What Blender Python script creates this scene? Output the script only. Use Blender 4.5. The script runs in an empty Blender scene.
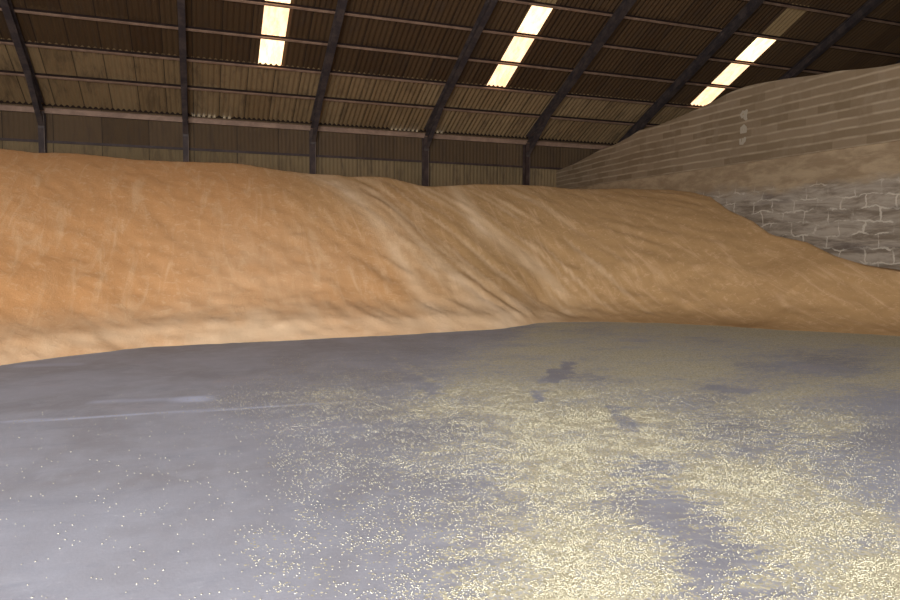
import bpy, bmesh, math, random
import numpy as np
from mathutils import Vector, Matrix

# ------------------------------------------------------------------ camera, world, light, exposure
H_EYE = 1.65
F_PX = 695.6
YAW, PITCH, ROLL = math.radians(20.05), math.radians(4.51), math.radians(0.58)
cy, sy, cp, sp = math.cos(YAW), math.sin(YAW), math.cos(PITCH), math.sin(PITCH)
FW = Vector((sy*cp, cy*cp, -sp)); R0 = Vector((cy, -sy, 0)); U0 = R0.cross(FW)
RT = R0*math.cos(ROLL) + U0*math.sin(ROLL); UP = -R0*math.sin(ROLL) + U0*math.cos(ROLL)
scene = bpy.context.scene
col = scene.collection
cam_data = bpy.data.cameras.new('camera'); cam = bpy.data.objects.new('camera', cam_data); col.objects.link(cam)
cam_data.sensor_fit = 'HORIZONTAL'; cam_data.sensor_width = 36.0; cam_data.lens = F_PX/900*36
cam_data.clip_start = 0.05; cam_data.clip_end = 300
m = Matrix((RT, UP, -FW)).transposed().to_4x4(); m.translation = Vector((0, 0, H_EYE)); cam.matrix_world = m
scene.camera = cam

world = bpy.data.worlds.new('sky'); scene.world = world; world.use_nodes = True
bg = world.node_tree.nodes['Background']; bg.inputs[0].default_value = (0.72, 0.84, 1.0, 1); bg.inputs[1].default_value = 2.0

def area(name, loc, target, sx, sz, power, colr):
    l = bpy.data.lights.new(name, 'AREA'); l.shape = 'RECTANGLE'; l.size = sx; l.size_y = sz; l.energy = power; l.color = colr
    o = bpy.data.objects.new(name, l); col.objects.link(o); o.location = loc
    o.rotation_euler = (Vector(target)-Vector(loc)).to_track_quat('-Z', 'Y').to_euler(); return o
# daylight entering through the open front of the store, behind the camera
area('doorway_daylight', (-4.6, -6.9, 2.9), (-1.5, 20, 0.5), 12, 5.2, 7400, (0.94, 0.96, 1.0))
scene.view_settings.view_transform = 'Standard'; scene.view_settings.look = 'None'
scene.view_settings.exposure = 0.0; scene.view_settings.gamma = 1.0; scene.view_settings.use_curve_mapping = False

# ------------------------------------------------------------------ measured layout (metres)
BAY = 6.0; X0 = -6.37; D = 36.24; HE = H_EYE + 5.97; SLOPE = 0.4805
PUR = [1.886, 1.737, 1.694, 1.715, 1.70, 1.78]
S = [0.0]
for v in PUR: S.append(S[-1]+v)
RIDGE_Y = 14.0
while S[-1] + 1.75 < D-RIDGE_Y-0.3: S.append(S[-1]+1.75)
XL, XR = X0-2*BAY, X0+8*BAY
YF = -7.5
ANG = math.atan(SLOPE)

def ray(px, py):
    u = (px-450)/F_PX; v = (300-py)/F_PX
    return (FW + RT*u + UP*v)
def on_floor(px, py):
    d = ray(px, py); t = -H_EYE/d.z; return Vector((d.x*t, d.y*t, 0))
def on_y(px, py, Y):
    d = ray(px, py); t = Y/d.y; return Vector((d.x*t, Y, H_EYE+d.z*t))
def on_x(px, py, X):
    d = ray(px, py); t = X/d.x; return Vector((X, d.y*t, H_EYE+d.z*t))
WX = on_y(557, 172, D).x           # inner face of the long concrete side wall

# ------------------------------------------------------------------ helpers
def mat(name, rough=0.8, spec=0.3):
    mt = bpy.data.materials.new(name); mt.use_nodes = True
    nt = mt.node_tree; b = nt.nodes['Principled BSDF']
    b.inputs['Roughness'].default_value = rough; b.inputs['Specular IOR Level'].default_value = spec
    return mt, nt, b
class N:
    def __init__(s, nt): s.nt = nt; s.L = nt.links
    def new(s, t, **kw):
        n = s.nt.nodes.new(t)
        for k, v in kw.items(): setattr(n, k, v)
        return n
    def link(s, a, b): s.L.new(a, b)
    def put(s, sock, v):
        if isinstance(v, bpy.types.NodeSocket): s.L.new(v, sock)
        else: sock.default_value = v
    def math(s, op, a, b=0.0, c=0.0, clamp=False):
        n = s.new('ShaderNodeMath', operation=op); n.use_clamp = clamp
        s.put(n.inputs[0], a); s.put(n.inputs[1], b); s.put(n.inputs[2], c); return n.outputs[0]
    def mix(s, f, a, b):
        n = s.new('ShaderNodeMix', data_type='RGBA')
        s.put(n.inputs[0], f)
        for i, v in ((6, a), (7, b)):
            if isinstance(v, tuple): v = (v[0], v[1], v[2], 1)
            s.put(n.inputs[i], v)
        return n.outputs[2]
    def step(s, v, lo, hi, a=0.0, b=1.0):
        n = s.new('ShaderNodeMapRange', interpolation_type='SMOOTHSTEP')
        s.put(n.inputs[0], v); n.inputs[1].default_value = lo; n.inputs[2].default_value = hi
        n.inputs[3].default_value = a; n.inputs[4].default_value = b; return n.outputs[0]
    def coord(s, scale=(1, 1, 1), rot=(0, 0, 0)):
        t = s.new('ShaderNodeTexCoord'); mp = s.new('ShaderNodeMapping')
        mp.inputs['Scale'].default_value = scale; mp.inputs['Rotation'].default_value = rot
        s.link(t.outputs['Object'], mp.inputs[0]); return mp.outputs[0]
    def noise(s, vec, scale, detail=4, rough=0.55, dist=0.0):
        n = s.new('ShaderNodeTexNoise'); s.link(vec, n.inputs['Vector'])
        n.inputs['Scale'].default_value = scale; n.inputs['Detail'].default_value = detail
        n.inputs['Roughness'].default_value = rough; n.inputs['Distortion'].default_value = dist; return n.outputs[0]
    def voro(s, vec, scale, feature='F1'):
        n = s.new('ShaderNodeTexVoronoi', feature=feature); s.link(vec, n.inputs['Vector'])
        n.inputs['Scale'].default_value = scale; return n
    def bump(s, b, h, strength, dist):
        n = s.new('ShaderNodeBump'); s.link(h, n.inputs['Height']); n.inputs['Strength'].default_value = strength
        n.inputs['Distance'].default_value = dist; s.link(n.outputs[0], b.inputs['Normal'])
    def xyz(s, vec):
        n = s.new('ShaderNodeSeparateXYZ'); s.link(vec, n.inputs[0]); return n.outputs
    def attr(s, name):
        n = s.new('ShaderNodeAttribute', attribute_name=name); return n.outputs['Fac']

def mesh_obj(name, verts, faces, mt, parent=None, smooth=False, loc=None):
    me = bpy.data.meshes.new(name); me.from_pydata([tuple(v) for v in verts], [], faces); me.update()
    me.materials.append(mt)
    if smooth: me.shade_smooth()
    o = bpy.data.objects.new(name, me); col.objects.link(o)
    if parent: o.parent = parent
    if loc: o.location = loc
    return o
def fast_grid(name, P, mt, smooth=True):
    ny, nx = P.shape[:2]
    me = bpy.data.meshes.new(name); me.vertices.add(nx*ny); me.vertices.foreach_set('co', P.reshape(-1).astype(np.float32))
    i = np.arange(nx*ny).reshape(ny, nx)
    q = np.stack([i[:-1, :-1], i[:-1, 1:], i[1:, 1:], i[1:, :-1]], -1).reshape(-1)
    nf = (nx-1)*(ny-1); me.loops.add(nf*4); me.loops.foreach_set('vertex_index', q.astype(np.int32))
    me.polygons.add(nf); me.polygons.foreach_set('loop_start', np.arange(nf, dtype=np.int32)*4)
    me.update(calc_edges=True); me.materials.append(mt)
    if smooth: me.shade_smooth()
    o = bpy.data.objects.new(name, me); col.objects.link(o); return o
def tag(o, label=None, cat=None, group=None, kind=None):
    for k, v in (('label', label), ('category', cat), ('group', group), ('kind', kind)):
        if v: o[k] = v
    return o
def empty(name, loc):
    o = bpy.data.objects.new(name, None); o.empty_display_size = 0.3; o.location = loc; col.objects.link(o); return o
class MB:
    def __init__(s): s.v = []; s.f = []
    def box(s, c, d):
        x, y, z = c; a, b, e = d[0]/2, d[1]/2, d[2]/2; n = len(s.v)
        s.v += [(x+i*a, y+j*b, z+k*e) for k in (-1, 1) for j in (-1, 1) for i in (-1, 1)]
        s.f += [tuple(n+t for t in q) for q in ((0, 2, 3, 1), (4, 5, 7, 6), (0, 1, 5, 4), (2, 6, 7, 3), (0, 4, 6, 2), (1, 3, 7, 5))]
        return s
    def prism(s, sec, a, b):
        """sec: list of (u,w) offsets as Vectors pairs already in 3D, swept a->b"""
        n = len(s.v); k = len(sec); a = Vector(a); b = Vector(b)
        s.v += [a+p for p in sec] + [b+p for p in sec]
        s.f += [(n+i, n+(i+1) % k, n+k+(i+1) % k, n+k+i) for i in range(k)]
        s.f += [tuple(n+i for i in reversed(range(k))), tuple(n+k+i for i in range(k))]
        return s
    def build(s, name, mt, parent=None, smooth=False, loc=None): return mesh_obj(name, s.v, s.f, mt, parent, smooth, loc)
def smoothstep(a, b, x):
    t = np.clip((x-a)/(b-a), 0, 1); return t*t*(3-2*t)
rng = np.random.default_rng(5)
_G = rng.random((256, 256))
def vnoise(x, y):
    xi = np.floor(x).astype(int); yi = np.floor(y).astype(int); fx = x-xi; fy = y-yi
    fx = fx*fx*(3-2*fx); fy = fy*fy*(3-2*fy)
    g = lambda a, b: _G[a & 255, b & 255]
    return (g(xi, yi)*(1-fx)+g(xi+1, yi)*fx)*(1-fy) + (g(xi, yi+1)*(1-fx)+g(xi+1, yi+1)*fx)*fy
def fbm(x, y, o=4):
    r = 0; a = 0.5
    for k in range(o): r = r + a*(vnoise(x*2**k+17*k, y*2**k+31*k)*2-1); a *= 0.5
    return r

# ------------------------------------------------------------------ materials
# grain heap
M_grain, nt, b = mat('grain', 0.9, 0.1); n = N(nt); c = n.coord()
fine = n.noise(c, 55, 3, 0.7); med = n.noise(c, 6.5, 6, 0.72, 0.9); big = n.noise(c, 0.32, 3)
streak = n.noise(n.coord((2.6, 0.45, 0.45), (0, 0, math.radians(-33))), 1.6, 6, 0.65, 0.8)
lobe = n.math('ADD', n.attr('lobe'), n.math('MULTIPLY', n.math('SUBTRACT', big, 0.5), 0.8))
base = n.mix(n.step(lobe, 0.0, 1.0), (0.55, 0.275, 0.112), (0.44, 0.265, 0.118))     # redder left lobe; yellower right lobe, its weaker light put into the colour
base = n.mix(n.math('MULTIPLY', n.step(streak, 0.48, 0.72), 0.55), base, (0.68, 0.44, 0.245))
base = n.mix(n.math('MULTIPLY', n.step(med, 0.52, 0.68), 0.55), base, (0.68, 0.44, 0.245))
base = n.mix(n.math('MULTIPLY', n.step(fine, 0.35, 0.7, 0, 1), 0.35), base, (0.40, 0.20, 0.07))
chaff = n.attr('chaff')
base = n.mix(chaff, base, (0.74, 0.52, 0.32))
n.link(base, b.inputs['Base Color'])
hh = n.math('ADD', n.math('MULTIPLY', fine, 0.35), n.math('ADD', med, n.math('MULTIPLY', streak, 0.35)))
n.bump(b, hh, 0.45, 0.022)

# floor: grey concrete with a dusting of spilled grain
M_floor, nt, b = mat('floor_concrete', 0.75, 0.3); n = N(nt); c = n.coord()
big = n.noise(c, 0.45, 5, 0.6, 0.5); med = n.noise(c, 3.0, 6, 0.7, 0.3); fine = n.noise(c, 45, 4, 0.7)
conc = n.mix(n.step(big, 0.35, 0.65), (0.335, 0.315, 0.33), (0.43, 0.425, 0.47))
conc = n.mix(n.math('MULTIPLY', n.step(med, 0.4, 0.75), 0.5), conc, (0.52, 0.52, 0.57))
conc = n.mix(n.math('MULTIPLY', n.step(n.noise(c, 0.9, 4), 0.58, 0.72), 0.35), conc, (0.48, 0.41, 0.42))
conc = n.mix(n.math('MULTIPLY', fine, 0.4), conc, (0.25, 0.245, 0.27))
conc = n.mix(n.math('MULTIPLY', n.step(n.noise(n.coord((0.7, 1.6, 1)), 1.7, 6, 0.75, 0.8), 0.5, 0.68), 0.4), conc, (0.27, 0.275, 0.32))
conc = n.mix(n.math('MULTIPLY', n.step(n.noise(c, 22, 5, 0.8), 0.56, 0.72), 0.45), conc, (0.60, 0.59, 0.61))
pale = n.attr('pale'); conc = n.mix(pale, conc, (0.60, 0.63, 0.78))
dust = n.attr('grain')
tread = n.attr('tread')
wv = n.new('ShaderNodeTexWave', bands_direction='Y'); n.link(n.coord((1, 1, 1), (0, 0, math.radians(14))), wv.inputs['Vector'])
wv.inputs['Scale'].default_value = 2.9; wv.inputs['Distortion'].default_value = 9.0; wv.inputs['Detail'].default_value = 3
wv.inputs['Detail Scale'].default_value = 1.6
dd = n.math('ADD', dust, n.math('MULTIPLY', tread, n.math('MULTIPLY', n.math('SUBTRACT', wv.outputs['Fac'], 0.5), 0.55)))
cl = n.noise(c, 11, 5, 0.75, 0.4)
streaky = n.noise(n.coord((0.8, 3.2, 1), (0, 0, math.radians(12))), 3.2, 5, 0.65, 0.5)
dd = n.math('ADD', dd, n.math('MULTIPLY', n.math('SUBTRACT', streaky, 0.5), n.math('MULTIPLY', n.step(dust, 0.02, 0.3), 0.75)))
dd = n.math('ADD', dd, n.math('MULTIPLY', n.math('SUBTRACT', cl, 0.5), n.math('MULTIPLY', n.step(dust, 0.0, 0.3), 1.0)))
v1 = n.voro(c, 62); r1 = n.xyz(v1.outputs['Color'])
keep = n.math('LESS_THAN', r1[0], dd); shape = n.math('LESS_THAN', v1.outputs['Distance'], n.step(dd, 0.1, 0.8, 0.5, 1.0))
mask = n.math('MULTIPLY', keep, shape)
gcol = n.mix(r1[1], (0.44, 0.385, 0.25), (0.74, 0.66, 0.46))
film = n.step(dd, 0.14, 0.75, 0, 0.60)
ground = n.mix(film, conc, (0.70, 0.65, 0.51))
final = n.mix(mask, ground, gcol)
n.link(final, b.inputs['Base Color'])
n.link(n.step(mask, 0, 1, 0.62, 0.9), b.inputs['Roughness'])
n.bump(b, n.math('ADD', n.math('MULTIPLY', mask, 0.6), n.math('MULTIPLY', fine, 0.2)), 0.6, 0.008)

# painted steel
def steel(name, c1, c2, rough=0.6):
    mt, nt, b = mat(name, rough, 0.35); n = N(nt); c = n.coord()
    k = n.step(n.noise(c, 2.2, 5, 0.65), 0.38, 0.66)
    n.link(n.mix(k, c1, c2), b.inputs['Base Color']); n.bump(b, n.noise(c, 25, 3), 0.2, 0.004); return mt
M_rafter = steel('rafter_steel', (0.055, 0.042, 0.042), (0.11, 0.08, 0.066))
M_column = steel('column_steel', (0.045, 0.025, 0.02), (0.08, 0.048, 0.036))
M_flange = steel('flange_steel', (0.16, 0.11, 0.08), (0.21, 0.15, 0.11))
M_purlin = steel('purlin_steel', (0.28, 0.17, 0.11), (0.40, 0.25, 0.165))  # pale, with bounce light on the purlin flanges put into the colour
M_web_shade = steel('purlin_web_shaded', (0.025, 0.013, 0.01), (0.045, 0.024, 0.018))  # same purlins darkened: shade inside the channel painted into the web
M_bolt = steel('bolt_steel', (0.2, 0.17, 0.14), (0.3, 0.26, 0.2))

# roof sheets: tone changes from sheet to sheet, lap seams
SHEET = 0.235*5
def sheet_mat(name, ca, cb, w, seam=0.012, stain=(0.07, 0.045, 0.03), rowattr=None):
    mt, nt, b = mat(name, 0.75, 0.25); n = N(nt); c = n.coord(); x = n.xyz(c)
    q = n.math('DIVIDE', x[0], w); row = n.attr('row')
    wn = n.new('ShaderNodeTexWhiteNoise', noise_dimensions='2D'); cm = n.new('ShaderNodeCombineXYZ')
    n.link(n.math('FLOOR', q), cm.inputs[0]); n.link(row, cm.inputs[1]); n.link(cm.outputs[0], wn.inputs['Vector'])
    k = wn.outputs['Value']
    base = n.mix(n.step(k, 0, 1), ca, cb)
    if name == 'roof_sheet':                     # the two lowest tiers are paler
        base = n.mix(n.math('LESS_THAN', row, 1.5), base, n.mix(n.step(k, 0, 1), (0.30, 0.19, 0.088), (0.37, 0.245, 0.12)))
    d = n.math('ABSOLUTE', n.math('SUBTRACT', n.math('FRACT', q), 0.5))
    st = n.step(n.noise(n.coord((1, 0.25, 0.25)), 2.6, 5, 0.7, 0.5), 0.45, 0.75)
    base = n.mix(n.math('MULTIPLY', st, 0.6), base, stain)
    base = n.mix(n.math('MULTIPLY', n.math('GREATER_THAN', d, 0.5-seam), 0.8), base, (0.02, 0.014, 0.01))
    n.link(base, b.inputs['Base Color']); return mt
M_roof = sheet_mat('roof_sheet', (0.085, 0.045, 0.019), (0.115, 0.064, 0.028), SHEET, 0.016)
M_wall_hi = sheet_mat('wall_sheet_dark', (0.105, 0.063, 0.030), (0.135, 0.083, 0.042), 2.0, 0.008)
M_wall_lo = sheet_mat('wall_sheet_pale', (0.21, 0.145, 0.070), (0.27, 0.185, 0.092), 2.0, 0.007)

# translucent roof panes lit by the sky above
def pane_mat(name, e, ca, cb):
    mt, nt, b = mat(name, 0.6, 0.2); n = N(nt); c = n.coord()
    k = n.step(n.noise(n.coord((1, 0.35, 0.35)), 4.0, 5, 0.7), 0.4, 0.66)
    emc = n.mix(k, ca, cb); b.inputs['Base Color'].default_value = (0.24, 0.165, 0.085, 1)
    n.link(emc, b.inputs['Emission Color']); b.inputs['Emission Strength'].default_value = e; return mt
M_pane = pane_mat('skylight_pane', 2.0, (1.0, 0.66, 0.40), (1.0, 0.50, 0.25))
M_pane_w = pane_mat('skylight_pane_clear', 2.6, (1.0, 0.70, 0.40), (1.0, 0.54, 0.27))
M_pane_dim = pane_mat('skylight_pane_dirty', 0.04, (1.0, 0.62, 0.25), (0.8, 0.48, 0.2))

# concrete side wall
M_conc, nt, b = mat('side_wall_concrete', 0.9, 0.15); n = N(nt); c = n.coord(); x = n.xyz(c)
vv = n.attr('course')                        # course number, counted down from the wall's top band
wob = n.math('MULTIPLY', n.math('SUBTRACT', n.noise(c, 0.9, 3), 0.5), 0.25)
v = n.math('ADD', vv, wob)
fr = n.math('FRACT', v); dl = n.math('ABSOLUTE', n.math('SUBTRACT', fr, 0.5))
line = n.step(dl, 0.30, 0.48)
rowid = n.math('FLOOR', v)
odd = n.math('MULTIPLY', rowid, 0.37)
bx = n.math('ADD', n.math('DIVIDE', x[1], 1.25), odd)
wn = n.new('ShaderNodeTexWhiteNoise', noise_dimensions='2D'); cm = n.new('ShaderNodeCombineXYZ')
n.link(rowid, cm.inputs[0]); n.link(n.math('FLOOR', bx), cm.inputs[1]); n.link(cm.outputs[0], wn.inputs['Vector'])
up = n.mix(wn.outputs['Value'], (0.25, 0.175, 0.10), (0.34, 0.245, 0.15))
vn = n.noise(c, 1.3, 6, 0.7, 0.4)
up = n.mix(n.math('MULTIPLY', n.step(vn, 0.45, 0.7), 0.5), up, (0.37, 0.28, 0.185))
up = n.mix(n.math('MULTIPLY', line, n.step(n.noise(c, 1.1, 3), 0.3, 0.6, 0.2, 0.75)), up, (0.54, 0.415, 0.275))
# middle, tan band
mid = n.mix(n.step(n.noise(n.coord((1, 0.4, 1.2)), 2.2, 5, 0.7, 0.3), 0.38, 0.65), (0.36, 0.25, 0.145), (0.50, 0.365, 0.22))
# bottom, grey with white mortar traces
g1 = n.step(n.noise(n.coord((1, 0.3, 1.7)), 1.9, 6, 0.72, 0.5), 0.36, 0.62)
low = n.mix(g1, (0.24, 0.185, 0.13), (0.48, 0.395, 0.30))
br = n.new('ShaderNodeTexBrick'); cmb = n.new('ShaderNodeCombineXYZ')
warp = n.math('MULTIPLY', n.math('SUBTRACT', n.noise(c, 1.3, 4), 0.5), 0.55)
n.link(n.math('ADD', x[1], warp), cmb.inputs[0]); n.link(n.math('ADD', x[2], warp), cmb.inputs[1])
n.link(cmb.outputs[0], br.inputs['Vector']); br.inputs['Scale'].default_value = 1.0
br.inputs['Brick Width'].default_value = 0.95; br.inputs['Row Height'].default_value = 0.42
br.inputs['Mortar Size'].default_value = 0.030; br.inputs['Mortar Smooth'].default_value = 0.4
low = n.mix(n.math('MULTIPLY', br.outputs['Fac'], n.step(n.noise(c, 1.4, 4, 0.6), 0.44, 0.56, 0.1, 0.9)), low, (0.68, 0.59, 0.46))
low = n.mix(n.math('MULTIPLY', n.step(n.noise(n.coord((1, 0.22, 1.3)), 1.2, 4), 0.54, 0.68), 0.65), low, (0.13, 0.10, 0.085))
zz = n.math('ADD', x[2], n.math('MULTIPLY', n.math('SUBTRACT', n.noise(n.coord((1, 0.5, 1)), 0.8, 5, 0.65), 0.5), 1.3))
Z_B = on_x(800, 155, WX).z
Z_C = Z_B-1.15
tone = n.mix(n.step(zz, Z_C-0.15, Z_C+0.3), low, mid)
full = n.mix(n.math('GREATER_THAN', x[2], Z_B), tone, up)
n.link(full, b.inputs['Base Color'])
n.bump(b, n.math('ADD', n.math('MULTIPLY', n.noise(c, 6, 5, 0.7), 0.6), n.math('MULTIPLY', line, 0.4)), 0.5, 0.03)

M_paint, nt, b = mat('white_paint', 0.8, 0.2); b.inputs['Base Color'].default_value = (0.50, 0.42, 0.31, 1)
M_plain, nt, b = mat('painted_block', 0.9, 0.2); n = N(nt)
n.link(n.mix(n.noise(n.coord(), 1.5), (0.20, 0.15, 0.11), (0.30, 0.23, 0.17)), b.inputs['Base Color'])
M_dark, nt, b = mat('dark_closure', 0.9, 0.1); b.inputs['Base Color'].default_value = (0.03, 0.018, 0.012, 1)

# ------------------------------------------------------------------ floor
def axis(segs):
    out = []
    for a, b_, st in segs: out += list(np.arange(a, b_, st))
    return np.array(out + [segs[-1][1]])
fx = axis([(XL-0.5, -8, 0.8), (-8, 13, 0.06), (13, 22, 0.12), (22, XR+0.5, 1.0)])
fy = axis([(YF-10, 1.2, 0.8), (1.2, 12, 0.06), (12, 19, 0.09), (19, D+0.5, 1.0)])
FX, FY = np.meshgrid(fx, fy)
P = np.stack([FX, FY, np.zeros_like(FX)], -1)
floor = fast_grid('floor', P, M_floor); tag(floor, kind='structure')
TX = np.arange(0, 901, 50)
TY = [330, 340, 350, 360, 370, 380, 390, 400, 415, 430, 450, 470, 490, 510, 530, 550, 570, 600]
T = """0 0 0 0 0 0 0 0 0 0 1 5 5 5 6 8 8 9 9
0 0 0 0 0 0 0 0 1 1 2 5 4 3 3 4 5 6 7
0 0 0 0 0 0 0 0 1 2 4 7 5 4 3 3 3 3 4
0 0 0 0 0 0 1 1 1 2 4 5 4 6 5 3 2 2 4
0 0 0 0 0 0 1 1 2 3 4 4 4 8 7 3 2 2 8
0 0 0 0 0 1 1 2 3 4 5 4 3 6 5 3 4 6 6
0 0 0 0 0 1 2 3 3 6 6 5 5 4 3 5 6 5 3
0 0 0 0 1 1 2 3 4 7 7 7 7 5 3 6 6 3 1
0 0 0 0 0 1 2 2 4 6 8 8 7 6 4 4 6 5 1
0 0 0 0 0 0 1 2 3 5 7 8 8 7 5 3 4 6 2
0 0 0 0 0 0 1 2 3 5 5 7 8 8 6 4 3 2 2
0 0 0 0 0 0 1 1 2 4 4 7 6 8 8 7 4 2 1
0 0 0 0 0 0 1 1 2 3 3 6 4 6 8 8 7 3 1
0 0 0 0 0 0 1 1 2 3 3 5 4 3 7 8 8 8 2
0 0 0 0 0 0 1 1 2 2 3 6 6 3 3 8 8 7 6
0 0 0 0 0 1 1 2 2 3 4 8 7 5 3 5 8 7 7
0 0 0 0 0 1 1 1 2 3 4 8 7 7 4 5 7 8 8
0 0 0 0 0 1 1 1 3 4 5 8 8 7 6 4 6 8 8"""
T = np.array([[float(v) for v in r.split()] for r in T.split('\n')])/10
def px_of(X, Y):
    d = X*FW.x + Y*FW.y - H_EYE*FW.z; d = np.where(d < 0.3, 0.3, d)
    return (450+F_PX*(X*RT.x+Y*RT.y-H_EYE*RT.z)/d, 300-F_PX*(X*UP.x+Y*UP.y-H_EYE*UP.z)/d)
def table(px, py):
    i = np.clip(px/50, 0, 17.999); a = i.astype(int); fa = i-a
    j = np.clip(np.interp(py, TY, np.arange(len(TY))), 0, len(TY)-1.001); k = j.astype(int); fk = j-k
    return (T[k, a]*(1-fa)+T[k, a+1]*fa)*(1-fk) + (T[k+1, a]*(1-fa)+T[k+1, a+1]*fa)*fk
def strip(X, Y, p, q, w, soft=0.5):
    """soft mask of a straight mark on the floor between two measured points"""
    a = on_floor(*p); b_ = on_floor(*q); d = b_-a; L = d.length; ux, uy = d.x/L, d.y/L
    t = (X-a.x)*ux+(Y-a.y)*uy; s_ = np.abs(-(X-a.x)*uy+(Y-a.y)*ux)
    return (1-smoothstep(w*(1-soft), w*(1+soft), s_))*smoothstep(-w, w, t)*(1-smoothstep(L-w, L+w, t))
def density(X, Y):
    wx = X+0.35*fbm(X*0.9, Y*0.9)+0.12*fbm(X*4+9, Y*4); wy = Y+0.35*fbm(X*0.9+50, Y*0.9+20)+0.12*fbm(X*4, Y*4+77)
    px, py = px_of(wx, wy); g = table(px, py)
    g = g*(1-0.30*np.exp(-((px-400)/110)**2))
    g = g*(1+0.7*fbm(X*1.5+5, Y*2.5+3))
    qx, qy = X+0.16*fbm(X*5, Y*5), Y+0.16*fbm(X*5+31, Y*5)
    g = g*(1-0.95*strip(qx, qy, (572, 362), (548, 383), 0.11))*(1-0.9*strip(qx, qy, (541, 390), (533, 403), 0.07))
    g = g*(1-0.7*strip(qx, qy, (612, 405), (632, 430), 0.10))
    g = g*(1-0.75*strip(qx, qy, (705, 388), (760, 392), 0.14))
    g = g*(1-0.6*strip(qx, qy, (365, 350), (440, 395), 0.10)) + 0.15*strip(qx, qy, (372, 348), (450, 388), 0.03)
    g = g*(1+0.35*smoothstep(5, 9, Y))
    g = g-0.38*strip(qx, qy, (625, 455), (745, 580), 0.24, 0.8)*(0.5+1.0*vnoise(X*4, Y*4))
    return np.clip(g, 0, 1)
G = density(FX, FY)
tr = np.maximum.reduce([strip(FX, FY, (625, 455), (745, 580), 0.28, 0.8), 0.7*strip(FX, FY, (700, 415), (900, 470), 0.5, 0.9), 0.4*strip(FX, FY, (480, 470), (620, 500), 0.3, 0.9)])
seam = strip(FX, FY, (-400, 438), (0, 422.5), 0.03, 0.7)
seam = np.maximum(seam, strip(FX, FY, (0, 422.5), (350, 402), 0.03, 0.7))
pale = np.clip(0.8*strip(FX, FY, (178, 399.5), (210, 398.5), 0.14, 0.4) + 0.35*strip(FX, FY, (90, 402), (180, 399), 0.07, 0.6) + 0.30*strip(FX, FY, (15, 366), (85, 364), 0.12, 0.6), 0, 1)
pale = np.clip(pale+0.75*seam*(0.5+0.8*vnoise(FX*3, FY*3)), 0, 1); G = np.clip(G+0.2*seam, 0, 1)
for nm, A in (('grain', G), ('tread', tr), ('pale', pale)):
    at = floor.data.attributes.new(nm, 'FLOAT', 'POINT'); at.data.foreach_set('value', A.reshape(-1).astype(np.float32))

# ------------------------------------------------------------------ the heap of grain
CREST = [(-260, 140), (-120, 145), (0, 148.5), (33, 152.8), (58, 153), (75, 153.5), (100, 156), (138, 160), (150, 160.3), (200, 162), (232, 163), (247, 164.5), (279, 170),
 (311, 174), (337, 174.8), (347, 176.5), (373, 176.3), (387, 177.5), (405, 181.7), (422, 186), (433, 186.7), (455, 185.3), (475, 184), (522, 184.7), (545, 186),
 (572, 188.7), (597, 189), (623, 188), (637, 189), (665, 189.5), (690, 191.5), (711, 196.7), (730, 211), (751, 220), (772, 235), (807, 242), (835, 256), (867, 265.5), (900, 271), (1000, 290), (1150, 318)]
TOE = [(-260, 412), (-120, 386), (0, 366), (60, 357), (120, 350), (160, 346.5), (300, 340), (400, 335), (500, 329), (520, 326), (540, 322.5), (600, 322), (660, 323), (720, 326), (780, 330), (840, 333), (900, 336), (1000, 340), (1150, 350)]
REPOSE = math.tan(math.radians(27.5))
AZ, RTOE, RC, HC = [], [], [], []
tx = [p[0] for p in TOE]; ty = [p[1] for p in TOE]; cx_ = [p[0] for p in CREST]; cyy = [p[1] for p in CREST]
PXL = list(range(-260, 1151, 6))
for px in PXL:
    pt = on_floor(px, np.interp(px, tx, ty)); RTOE.append(math.hypot(pt.x, pt.y)); AZ.append(math.atan2(pt.x, pt.y))
kr = np.exp(-0.5*(np.arange(-30, 31)/10.0)**2); kr /= kr.sum()
RTS = np.convolve(np.pad(RTOE, 30, mode='edge'), kr, mode='valid')     # broad shape of the toe line
for px, az, rts in zip(PXL, AZ, RTS):
    qx = px                                     # the crest point on the same bearing
    for _ in range(4):
        d = ray(qx, np.interp(qx, cx_, cyy)); a2 = math.atan2(d.x, d.y); qx += (az-a2)*F_PX*1.1
    d = ray(qx, np.interp(qx, cx_, cyy)); te = d.z/math.hypot(d.x, d.y)
    rw = WX/math.sin(az) if az > 0.05 else 1e9
    rc = (H_EYE+REPOSE*rts)/(REPOSE-te)
    if rc > rw: rc = rw
    RC.append(rc); HC.append(H_EYE+te*rc)
AZ, RTOE, RC, HC = map(np.array, (AZ, RTOE, RC, HC))
PX = np.arange(-260, 1151, 6).astype(float)
gx = axis([(XL+0.05, -9, 0.3), (-9, WX-0.01, 0.075)])
gy = axis([(5, 26, 0.075), (26, D-0.06, 0.3)])
GX, GY = np.meshgrid(gx, gy)
az = np.arctan2(GX, GY); r = np.hypot(GX, GY)
rt = np.interp(az, AZ, RTOE); rs = np.interp(az, AZ, RTS); rc = np.interp(az, AZ, RC); hc = np.interp(az, AZ, HC); pxx = np.interp(az, AZ, PX)
rt = rt+(rs-rt)*smoothstep(0.5, 4.0, r-rt)
rt = rt + 0.10*fbm(GX*1.3, GY*1.3) + 0.05*fbm(GX*6, GY*6)
t = (r-rt)/(rc-rt); tc = np.clip(t, 0, 1)
prof = tc - 0.035*np.sin(2*np.pi*tc)*(1-smoothstep(680, 780, pxx))
soft = 0.045                                    # rounded crest
prof = np.where(tc > 1-2*soft, prof - 0.0*tc, prof)
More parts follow.
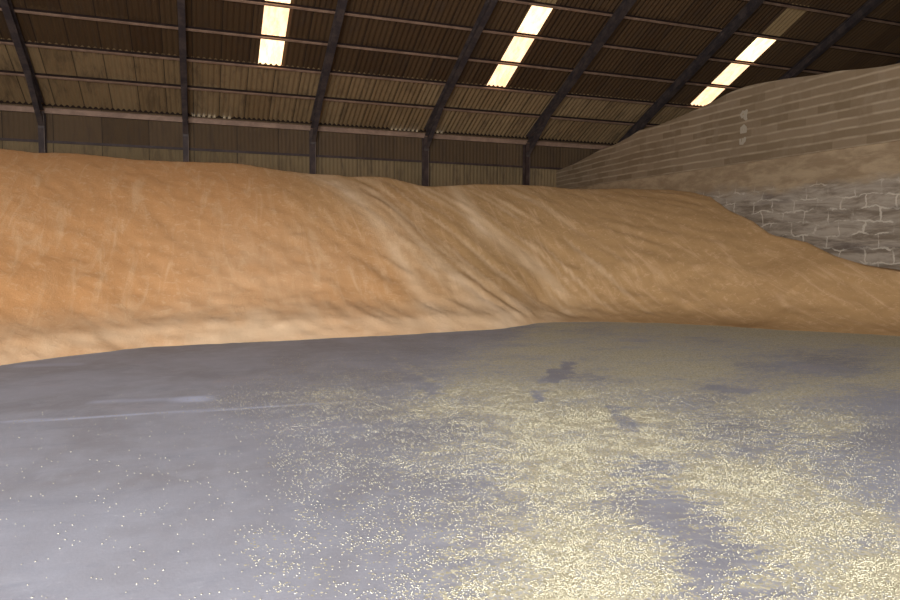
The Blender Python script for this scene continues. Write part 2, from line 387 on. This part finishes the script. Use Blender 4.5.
# scraped step along the toe of the left half: low apron then the face
apron = 1-smoothstep(520, 600, pxx)
lowh = np.minimum((r-rt)*0.50, 0.0+0.30+(r-rt-0.6)*0.18)
Z = hc*prof
Z = np.where((r-rt) < 2.2, Z*(1-0.6*apron*(1-smoothstep(0.6, 2.2, r-rt))) + 0.6*apron*(1-smoothstep(0.6, 2.2, r-rt))*np.maximum(lowh, 0)*0.9, Z)
thin = smoothstep(520, 570, pxx)*(1-smoothstep(0.2, 2.5, r-rt))
Z = Z*(1-0.55*thin)
# nose of the left lobe and the hollow on its right
nose = 325+(520-325)*(1-tc)**1.0
hol = smoothstep(-50, 100, pxx-nose)*(1-smoothstep(90, 330, pxx-nose))
Z = Z - 0.15*hol*np.sin(np.pi*tc)**1.0*(t < 1)
Z = Z + 0.05*np.exp(-((pxx-nose+14)/30)**2)*np.sin(np.pi*tc)
# slump scar near the right, and another low mound by the wall
Z = Z + 0.12*np.exp(-((pxx-640)/55)**2)*np.sin(np.pi*np.clip(tc*1.3, 0, 1))
Z = Z - 0.14*np.exp(-((pxx-735-40*tc)/30)**2)*np.sin(np.pi*tc)
ed = smoothstep(0, 0.12, tc)*(1-smoothstep(0.93, 1.02, t))
th = math.radians(33)
ru, rv = GX*math.cos(th)+GY*math.sin(th), -GX*math.sin(th)+GY*math.cos(th)
rill = fbm(ru*4.5+7+0.8*fbm(GX*0.7, GY*0.7), rv*0.6, 3)
mid_ = smoothstep(300, 380, pxx)*(1-smoothstep(640, 760, pxx))
Z = Z + ed*((0.012+0.030*mid_)*rill + 0.03*fbm(GX*0.4, GY*0.4+60) + 0.012*fbm(GX*3.5+3, GY*3.5))
# top, level behind the crest and just under the sight line
Z = np.where(t > 1, hc-0.02*(r-rc)+0.02*fbm(GX, GY), Z)
Z = np.where(t < 0, -0.12*np.minimum((rt-r)*3, 1), np.maximum(Z, 0.012*np.clip((r-rt)*6, 0, 1)))
pile = fast_grid('grain_heap', np.stack([GX, GY, Z], -1), M_grain)
me = pile.data
# drop the cells that lie wholly in front of the toe
bm = bmesh.new(); bm.from_mesh(me)
bmesh.ops.delete(bm, geom=[f for f in bm.faces if all(v.co.z < -0.1 for v in f.verts)], context='FACES')
bmesh.ops.delete(bm, geom=[v for v in bm.verts if not v.link_faces], context='VERTS')
bm.to_mesh(me); bm.free()
co = np.empty(len(me.vertices)*3, np.float32); me.vertices.foreach_get('co', co); co = co.reshape(-1, 3)
a_ = np.arctan2(co[:, 0], co[:, 1]); rr = np.hypot(co[:, 0], co[:, 1]); tt = (rr-np.interp(a_, AZ, RTOE))
pp = np.interp(a_, AZ, PX); tn = np.clip(tt/(np.interp(a_, AZ, RC)-np.interp(a_, AZ, RTOE)), 0, 1)
no = 325+(520-325)*(1-tn)
ch = 0.30*np.exp(-((pp-no+8)/22)**2)*(0.4+0.6*(1-tn)) + 0.35*np.exp(-((pp-no+70*(1-tn))/10)**2) \
   + 0.35*np.exp(-((pp-(450+75*(1-tn)))/7)**2)*smoothstep(0.45, 0.7, tn) + 0.45*(1-smoothstep(0.3, 1.7, tt))*(1-smoothstep(500, 640, pp)) + 0.20*np.exp(-((pp-260)/90)**2)*(1-smoothstep(0.3, 0.75, tn))
st_ = (pp-no)/5.5+1.2*vnoise(co[:, 0]*0.8, co[:, 1]*0.8)
ch = ch + 0.32*smoothstep(0.55, 0.85, vnoise(st_, tn*2.5+40))*smoothstep(-60, 0, pp-no)*(1-smoothstep(130, 230, pp-no))*smoothstep(0.02, 0.2, tn)
ch = np.clip(ch*(0.7+0.9*vnoise(co[:, 0]*3, co[:, 1]*3)), 0, 0.85)
at = me.attributes.new('chaff', 'FLOAT', 'POINT'); at.data.foreach_set('value', ch.astype(np.float32))
at = me.attributes.new('lobe', 'FLOAT', 'POINT'); at.data.foreach_set('value', smoothstep(-230, 140, pp-no).astype(np.float32))
tag(pile, 'huge tan heap of loose grain sloping up against the rear and side walls', 'grain heap', kind='stuff')

# loose grains lying on the concrete, real kernels where they show as kernels
NG = 110000
u = rng.random(NG*6); dist = 2.2+7.0*u**0.9; ang = YAW + (rng.random(NG*6)-0.5)*math.radians(74)
X = dist*np.sin(ang); Y = dist*np.cos(ang)
pr = (density(X, Y)*0.62+0.006)*(1-smoothstep(5.5, 9.2, dist))*np.clip(vnoise(X*9, Y*9)*1.9-0.25, 0.05, 1.6)
ok = rng.random(NG*6) < pr*0.8; X = X[ok][:NG]; Y = Y[ok][:NG]; K = len(X)
yaw_ = rng.random(K)*6.283; L = 0.0035+0.0030*rng.random(K); W = L*0.62; Hh = L*0.45
bv = np.array([(1, 0, 0), (0, 1, 0), (-1, 0, 0), (0, -1, 0), (0, 0, 1), (0, 0, -1)], float)
V = bv[None]*np.stack([L, W, Hh], -1)[:, None]
cs, sn = np.cos(yaw_)[:, None], np.sin(yaw_)[:, None]
V = np.stack([V[..., 0]*cs-V[..., 1]*sn+X[:, None], V[..., 0]*sn+V[..., 1]*cs+Y[:, None], V[..., 2]+(Hh*0.75)[:, None]], -1)
bf = np.array([(0, 1, 4), (1, 2, 4), (2, 3, 4), (3, 0, 4), (1, 0, 5), (2, 1, 5), (3, 2, 5), (0, 3, 5)])
F = (bf[None]+np.arange(K)[:, None, None]*6).reshape(-1)
M_kernel, nt, b = mat('loose_kernel', 0.7, 0.3); n = N(nt); v1 = n.voro(n.coord(), 40)
n.link(n.mix(n.xyz(v1.outputs['Color'])[0], (0.40, 0.355, 0.235), (0.72, 0.66, 0.48)), b.inputs['Base Color'])
me = bpy.data.meshes.new('spilled_grain'); me.vertices.add(K*6); me.vertices.foreach_set('co', V.reshape(-1).astype(np.float32))
me.loops.add(len(F)); me.loops.foreach_set('vertex_index', F.astype(np.int32)); me.polygons.add(K*8)
me.polygons.foreach_set('loop_start', np.arange(K*8, dtype=np.int32)*3); me.update(calc_edges=True); me.materials.append(M_kernel); me.shade_smooth()
sg = bpy.data.objects.new('spilled_grain', me); col.objects.link(sg)
tag(sg, 'pale yellow loose kernels scattered thinly over the grey concrete floor', 'spilled grain', kind='stuff')

# ------------------------------------------------------------------ roof
PITCH_C = 0.235; DEPTH = 0.044
def roof_z(y): return HE+0.25+(D-y)*SLOPE if y >= RIDGE_Y else HE+0.25+(D-RIDGE_Y)*SLOPE-(RIDGE_Y-y)*SLOPE
def corr(xs, ph=0.0): return DEPTH*np.cos(2*np.pi*xs/PITCH_C+ph)
PANES = []                                        # (x index of sheet, row)
def roof_x(px, py):                               # point of the roof plane seen at a pixel
    d = ray(px, py); # HE+0.25+(D-y)*SLOPE = H_EYE + d.z t, y = d.y t
    t_ = (HE+0.25+D*SLOPE-H_EYE)/(d.z+SLOPE*d.y); return d.x*t_
CW = PITCH_C/8                                     # width of one mesh column of the corrugation
def win(p, q): return (round(roof_x(*p)/CW), round(roof_x(*q)/CW))
strips = [(win((257.5, 68), (280.5, 69)), range(2, 7), ()), (win((485, 88), (503.5, 89.5)), range(2, 5), (5,)), (win((688, 106.5), (703.5, 109)), range(2, 5), (5,))]
ybr = [D+0.32] + [D-s for s in S[1:]] + [RIDGE_Y]
def add_run(V_, F_, i0, i1, ya, yb, lift, rows_=None, row=0):
    xs = np.arange(i0, i1+1)*CW; zc = corr(xs); nx = len(xs); b0 = len(V_)
    for y in (ya, yb):
        for i in range(nx): V_.append((xs[i], y, roof_z(y)+zc[i]+lift))
        if rows_ is not None: rows_ += [float(row)]*nx
    for i in range(nx-1): F_.append((b0+i, b0+i+1, b0+nx+i+1, b0+nx+i))
iL, iR = math.floor(XL/CW), math.ceil(XR/CW)
verts, faces, rows = [], [], []
for ri in range(len(ybr)-1):
    cuts = sorted(w for w, br_, dm in strips if ri in list(br_)+list(dm))
    xs_ = [iL]+[v for w in cuts for v in w]+[iR]
    for a, b_ in zip(xs_[::2], xs_[1::2]):
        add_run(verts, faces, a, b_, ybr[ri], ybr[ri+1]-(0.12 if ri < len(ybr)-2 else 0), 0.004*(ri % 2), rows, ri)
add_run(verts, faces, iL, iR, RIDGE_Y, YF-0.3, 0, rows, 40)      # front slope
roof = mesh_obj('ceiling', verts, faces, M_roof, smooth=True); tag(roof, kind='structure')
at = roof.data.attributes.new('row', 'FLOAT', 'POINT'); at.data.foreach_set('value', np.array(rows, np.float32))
for wi, (w_, bright, dim) in enumerate(strips):
    w = empty('window_%d' % (wi+1), ((w_[0]+w_[1])/2*CW, ybr[2], roof_z(ybr[2]))); tag(w, kind='structure')
    for rr_ in list(bright)+list(dim):
        V_, F_ = [], []; add_run(V_, F_, w_[0], w_[1], ybr[rr_]+(0.2 if rr_ in dim else 0), ybr[rr_+1]+(0.2 if dim and rr_ == 4 else 0), 0.002)
        V_ = [Vector(p)-w.location for p in V_]
        m_ = M_pane_dim if rr_ in dim else (M_pane_w if rr_ == 4 or (wi == 0 and rr_ != 3) else M_pane)
        p_ = mesh_obj('pane', V_, F_, m_, w, True)
        if rr_ in dim: p_['label'] = 'dirty dim pane'

# purlins: cold rolled channel, one long thing each
PN = ['lowest', 'second', 'third', 'fourth', 'fifth', 'sixth', 'seventh', 'eighth', 'ninth', 'tenth', 'eleventh', 'twelfth', 'thirteenth']
ca, sa = math.cos(ANG), math.sin(ANG)
for j, s in enumerate(S[1:]):
    y = D-s; z = roof_z(y)-DEPTH
    up_ = Vector((0, sa, ca)); dn = Vector((0, -ca, sa))    # normal to the slope, and up the slope
    sec = [(-0.035, 0.0), (0.035, 0.0), (0.035, -0.012), (-0.023, -0.012), (-0.023, -0.17), (-0.035, -0.17)]
    lip = [(-0.035, -0.17), (0.06, -0.17), (0.06, -0.148), (0.07, -0.148), (0.07, -0.187), (-0.035, -0.187)]
    o = empty('roof_purlin', (0, y, z))
    MB().prism([dn*a+up_*b_ for a, b_ in sec], (XL, 0, 0), (XR, 0, 0)).build('web', M_web_shade, o)
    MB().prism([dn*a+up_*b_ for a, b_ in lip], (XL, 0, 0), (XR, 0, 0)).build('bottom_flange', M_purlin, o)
    nm = PN[j] if j < len(PN) else 'topmost'
    tag(o, 'brown steel purlin under the roof sheets, %s above the rear eave' % (nm if j == 0 else nm+' one up'), 'purlin', 'roof purlins running along the store')

# ------------------------------------------------------------------ portal frames
RAF_D = 0.42
def i_beam(mb, a, b, web, wid, dep, tf=0.02, tw=0.012, dep2=None):
    """flanges stacked along `web`, width along x"""
    a = Vector(a); b = Vector(b); xx = Vector((1, 0, 0)); dep2 = dep2 or dep
    h = dep/2
    sec = [(-wid/2, -h), (wid/2, -h), (wid/2, -h+tf), (tw/2, -h+tf), (tw/2, h-tf), (wid/2, h-tf), (wid/2, h), (-wid/2, h), (-wid/2, h-tf), (-tw/2, h-tf), (-tw/2, -h+tf), (-wid/2, -h+tf)]
    return mb.prism([xx*p+web*q for p, q in sec], a, b)
FRL = ['dark steel portal frame just off the left edge of the picture', 'dark steel portal frame nearest the left edge, its column leaning into view', 'steel portal frame left of the long rooflight, second from the left edge',
 'steel portal frame right of the leftmost rooflight, third from the left edge', 'steel portal frame left of the middle rooflight, its eave beside a bright row of gaps',
 'steel portal frame right of the middle rooflight, last column before the concrete wall', 'steel portal frame whose rafter runs down behind the low end of the concrete wall',
 'dark steel portal frame right of the dirty pane, rafter high above the concrete wall', 'dark steel portal frame past the right edge beyond the concrete wall']
for fi, i in enumerate(range(-1, 8)):
    x = X0+i*BAY
    root = empty('portal_frame', (x, D-0.3, 0)); tag(root, FRL[fi], 'portal frame', 'steel portal frames')
    up_ = Vector((0, sa, ca)); off = 0.187+DEPTH+RAF_D/2+0.01
    def rp(y): return Vector((0, y-(D-0.3), roof_z(y)))-up_*off
    mb = i_beam(MB(), (0, 0, 0), (0, 0, roof_z(D-0.3)-0.62), Vector((0, 1, 0)), 0.26, 0.40)
    mb.build('column', M_column, root)
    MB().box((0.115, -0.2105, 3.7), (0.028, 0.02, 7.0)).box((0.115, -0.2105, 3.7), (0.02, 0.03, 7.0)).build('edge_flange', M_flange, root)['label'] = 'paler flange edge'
    i_beam(MB(), rp(D-0.3), rp(RIDGE_Y), up_, 0.27, RAF_D).build('rafter', M_rafter, root)
    # haunch: tapered web under the rafter at the eave
    a = rp(D-0.45)-up_*(RAF_D/2); c_ = rp(D-2.7)-up_*(RAF_D/2); d_ = Vector((0, -0.2, a.z-0.75))
    mb = MB()
    tw = 0.007
    vs = [Vector((sx, p.y, p.z)) for sx in (-tw, tw) for p in (a, c_, d_)]
    mb.v += vs; mb.f += [(0, 1, 2), (5, 4, 3), (0, 3, 4, 1), (1, 4, 5, 2), (2, 5, 3, 0)]
    e1 = (c_-d_).normalized(); nn = Vector((0, -e1.z, e1.y))
    mb.prism([Vector((p, 0, 0))+nn*q for p, q in ((-0.11, -0.01), (0.11, -0.01), (0.11, 0.01), (-0.11, 0.01))], d_, c_)
    mb.build('haunch', M_rafter, root)
    MB().box((0, -0.215, d_.z+0.02), (0.24, 0.03, 0.22)).build('end_plate', M_rafter, root)

# ------------------------------------------------------------------ rear wall: two tiers of vertical sheets, girts, eave beam
ZG = on_y(313, 156, D).z; ZEB = on_y(314, 128, D-0.3).z
def corr_wall(name, mt, x0, x1, z0, z1, y, pitch, depth, rowv):
    xs = np.arange(x0, x1+1e-6, pitch/6); zz_ = y+depth*np.cos(2*np.pi*xs/pitch)
    V_ = [(a, b_, z) for z in (z0, z1) for a, b_ in zip(xs, zz_)]; nx = len(xs)
    V_ += [(a, y+0.06, z) for z in (z0, z1) for a in xs]
    F_ = [(i, i+1, nx+i+1, nx+i) for i in range(nx-1)]+[(2*nx+i, 3*nx+i, 3*nx+i+1, 2*nx+i+1) for i in range(nx-1)]
    F_ += [(nx+i, nx+i+1, 3*nx+i+1, 3*nx+i) for i in range(nx-1)]
    F_ += [(i, 2*nx+i, 2*nx+i+1, i+1) for i in range(nx-1)]
    o = mesh_obj(name, V_, F_, mt); at = o.data.attributes.new('row', 'FLOAT', 'POINT'); at.data.foreach_set('value', np.full(len(V_), rowv, np.float32))
    return o
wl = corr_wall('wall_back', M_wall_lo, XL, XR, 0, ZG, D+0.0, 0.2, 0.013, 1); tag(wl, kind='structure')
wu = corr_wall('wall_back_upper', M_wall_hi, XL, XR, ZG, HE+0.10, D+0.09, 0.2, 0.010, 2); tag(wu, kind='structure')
g = MB().box(((XL+XR)/2, D-0.01, ZG+0.01), (XR-XL, 0.16, 0.11)).build('wall_girt', M_column); tag(g, 'dark horizontal girt between the two tiers of rear wall sheets', 'girt')
eb = MB()
eb.box(((XL+XR)/2, D-0.12, ZEB), (XR-XL, 0.05, 0.22)).box(((XL+XR)/2, D-0.16, ZEB+0.11), (XR-XL, 0.12, 0.02)).box(((XL+XR)/2, D-0.16, ZEB-0.11), (XR-XL, 0.12, 0.02))
eb = eb.build('eave_beam', M_purlin); tag(eb, 'brown steel eave beam along the top of the rear wall', 'eave beam')
# closure strip between wall top and roof sheets, missing in a few places where daylight shows
gaps = [(on_y(192, 115, D).x, on_y(216, 117, D).x), (on_y(224, 117, D).x, on_y(232, 119, D).x), (on_y(389, 130, D).x, on_y(420, 133, D).x), (on_y(430, 133, D).x, on_y(446, 134, D).x), (on_y(367, 127, D).x, on_y(369.5, 127, D).x), (on_y(178, 112, D).x, on_y(183, 113, D).x)]
mb = MB(); nseg = round((XR-XL)/PITCH_C)
zt = roof_z(D+0.13)
for q in range(nseg):
    xc = XL+(q+0.5)*PITCH_C
    i0 = round(xc/PITCH_C); xc = (i0)*PITCH_C           # a crest of the sheet
    if any(a < xc < b_ for a, b_ in gaps): continue
    mb.box((xc, D+0.13, (HE+0.10+zt+DEPTH)/2), (PITCH_C, 0.03, zt+DEPTH-HE-0.10))
for a, b_ in gaps:                                   # below the valleys it is always closed
    for i0 in range(math.floor(a/PITCH_C)+0, math.ceil(b_/PITCH_C)+1):
        mb.box(((i0+0.5)*PITCH_C, D+0.13, (HE+0.10+zt)/2), (PITCH_C*0.42, 0.03, zt-HE-0.10))
cl_ = mb.build('trim_1', M_dark); tag(cl_, kind='structure')

# ------------------------------------------------------------------ long concrete side wall
prof_px = [(557, 171), (575, 164), (600, 150.5), (617, 144), (630, 137), (640, 130.5), (660, 125), (680, 117), (700, 108.5), (715, 101), (730, 93), (745, 87), (760, 83.5), (790, 78.5), (815, 75.5), (840, 71), (865, 69), (885, 66.5), (900, 63.5)]
pts = [on_x(a, b_, WX) for a, b_ in prof_px]
prof2 = [(p.y, p.z) for p in pts] ; prof2[0] = (D-0.02, prof2[0][1])
prof2 += [(pts[-1].y-2.5, pts[-1].z+0.05), (pts[-1].y-6, pts[-1].z+0.1), (YF+2, pts[-1].z+0.1)]
ys = np.arange(YF+2, D-0.02, 0.25); ys = np.append(ys, D-0.02)
pz = np.interp(ys, [p[0] for p in prof2][::-1], [p[1] for p in prof2][::-1])
V_, F_, CV = [], [], []
zrel = [0, 0.5, 0.999, 1.0, 1.0]
NZ = 9
for yy, zt_ in zip(ys, pz):
    ring = [(WX, 0.0), (WX, Z_B-0.005), (WX-0.05, Z_B)]
    ztop = max(zt_, Z_B+0.06)
    ring += [(WX-0.05, Z_B+(ztop-Z_B)*k/NZ) for k in range(1, NZ+1)] + [(WX+0.3, ztop), (WX+0.3, 0)]
    for xx_, zz_ in ring:
        V_.append((xx_, yy, zz_))
        hloc = 0.31 if ztop > H_EYE+5.4 else 0.31*(0.55+0.45*(ztop-Z_B)/(H_EYE+5.4-Z_B))
        CV.append((zz_-Z_B)/hloc)
K_ = len(ring)
for i in range(len(ys)-1):
    for k in range(K_): F_.append((i*K_+k, i*K_+(k+1) % K_, (i+1)*K_+(k+1) % K_, (i+1)*K_+k))
F_ += [tuple(range(K_))[::-1], tuple((len(ys)-1)*K_+k for k in range(K_))]
wr = mesh_obj('wall_right', V_, F_, M_conc); tag(wr, kind='structure')
at = wr.data.attributes.new('course', 'FLOAT', 'POINT'); at.data.foreach_set('value', np.array(CV, np.float32))

# three faded white painted marks on the wall, one above the other
def stroke(mb, pts_, w, base, s=1.0):
    for (a, b_), (c2, d2) in zip(pts_, pts_[1:]):
        p = Vector((0, -a*s, b_*s)); q = Vector((0, -c2*s, d2*s)); t_ = (q-p).normalized(); nr = Vector((0, -t_.z, t_.y))*w/2
        p -= t_*w*0.3; q += t_*w*0.3; n0 = len(mb.v); e = Vector((-0.004-0.0012*(n0/8), 0, 0))
        mb.v += [base+p+nr, base+q+nr, base+q-nr, base+p-nr] + [base+k+e for k in (p+nr, q+nr, q-nr, p-nr)]
        mb.f += [tuple(n0+k for k in f) for f in ((0, 1, 2, 3), (7, 6, 5, 4), (0, 4, 5, 1), (1, 5, 6, 2), (2, 6, 7, 3), (3, 7, 4, 0))]
marks = [((745, 116), [(-.28, .12), (-.2, -.02), (-.05, .02), (-.02, .2), (-.16, .24), (-.28, .12)], [(-.02, .2), (.12, .26), (.06, .0), (.1, -.18), (-.02, -.1)], 'topmost, loop with a tail'),
         ((744, 129.5), [(-.2, -.12), (-.2, .1), (-.02, .2), (.12, .08), (.14, -.12), (-.2, -.12)], [(-.03, .18), (-.03, -.1)], 'middle one, a rounded box shape'),
         ((743, 141), [(-.2, .1), (-.18, -.1), (-.02, -.12), (.0, .1)], [(-.02, -.12), (.12, .0), (.14, .14)], 'lowest, a small forked shape')]
for (p, s1, s2, tx_) in marks:
    c_ = on_x(p[0], p[1], WX-0.052); mb = MB(); stroke(mb, s1, 0.10, Vector((0, 0, 0)), 0.72); stroke(mb, s2, 0.10, Vector((0, 0, 0)), 0.72)
    o = mb.build('paint_mark', M_paint, loc=c_); tag(o, 'faded white painted mark on the concrete wall, %s of three' % tx_ if ',' not in tx_ else 'faded white mark on the concrete wall, '+tx_, 'paint mark', 'white marks in a column on the side wall')

# ------------------------------------------------------------------ rest of the shell (left gable, right gable, open front)
def gable(name, x, ext):
    V_ = [(x, D+0.3, 0), (x, D+0.3, roof_z(D+0.3)), (x, RIDGE_Y, roof_z(RIDGE_Y)), (x, YF, roof_z(YF)), (x, YF, 0)]
    V2 = [(a+ext, b_, c2) for a, b_, c2 in V_]
    F_ = [(0, 1, 2, 3, 4), (9, 8, 7, 6, 5)]+[(i, i+5, (i+1) % 5+5, (i+1) % 5) for i in range(5)]
    o = mesh_obj(name, V_+V2, F_, M_plain); tag(o, kind='structure')
gable('wall_left', XL, -0.2); gable('wall_right_gable', XR, 0.2)
mb = MB(); zt_ = roof_z(YF)
DX0, DX1, DZ = -11.0, 2.0, 5.8
mb.box(((XL+DX0)/2, YF, zt_/2), (DX0-XL, 0.2, zt_)).box(((XR+DX1)/2, YF, zt_/2), (XR-DX1, 0.2, zt_)).box(((DX0+DX1)/2, YF, (zt_+DZ)/2), (DX1-DX0, 0.2, zt_-DZ))
tag(mb.build('wall_front', M_plain), kind='structure')
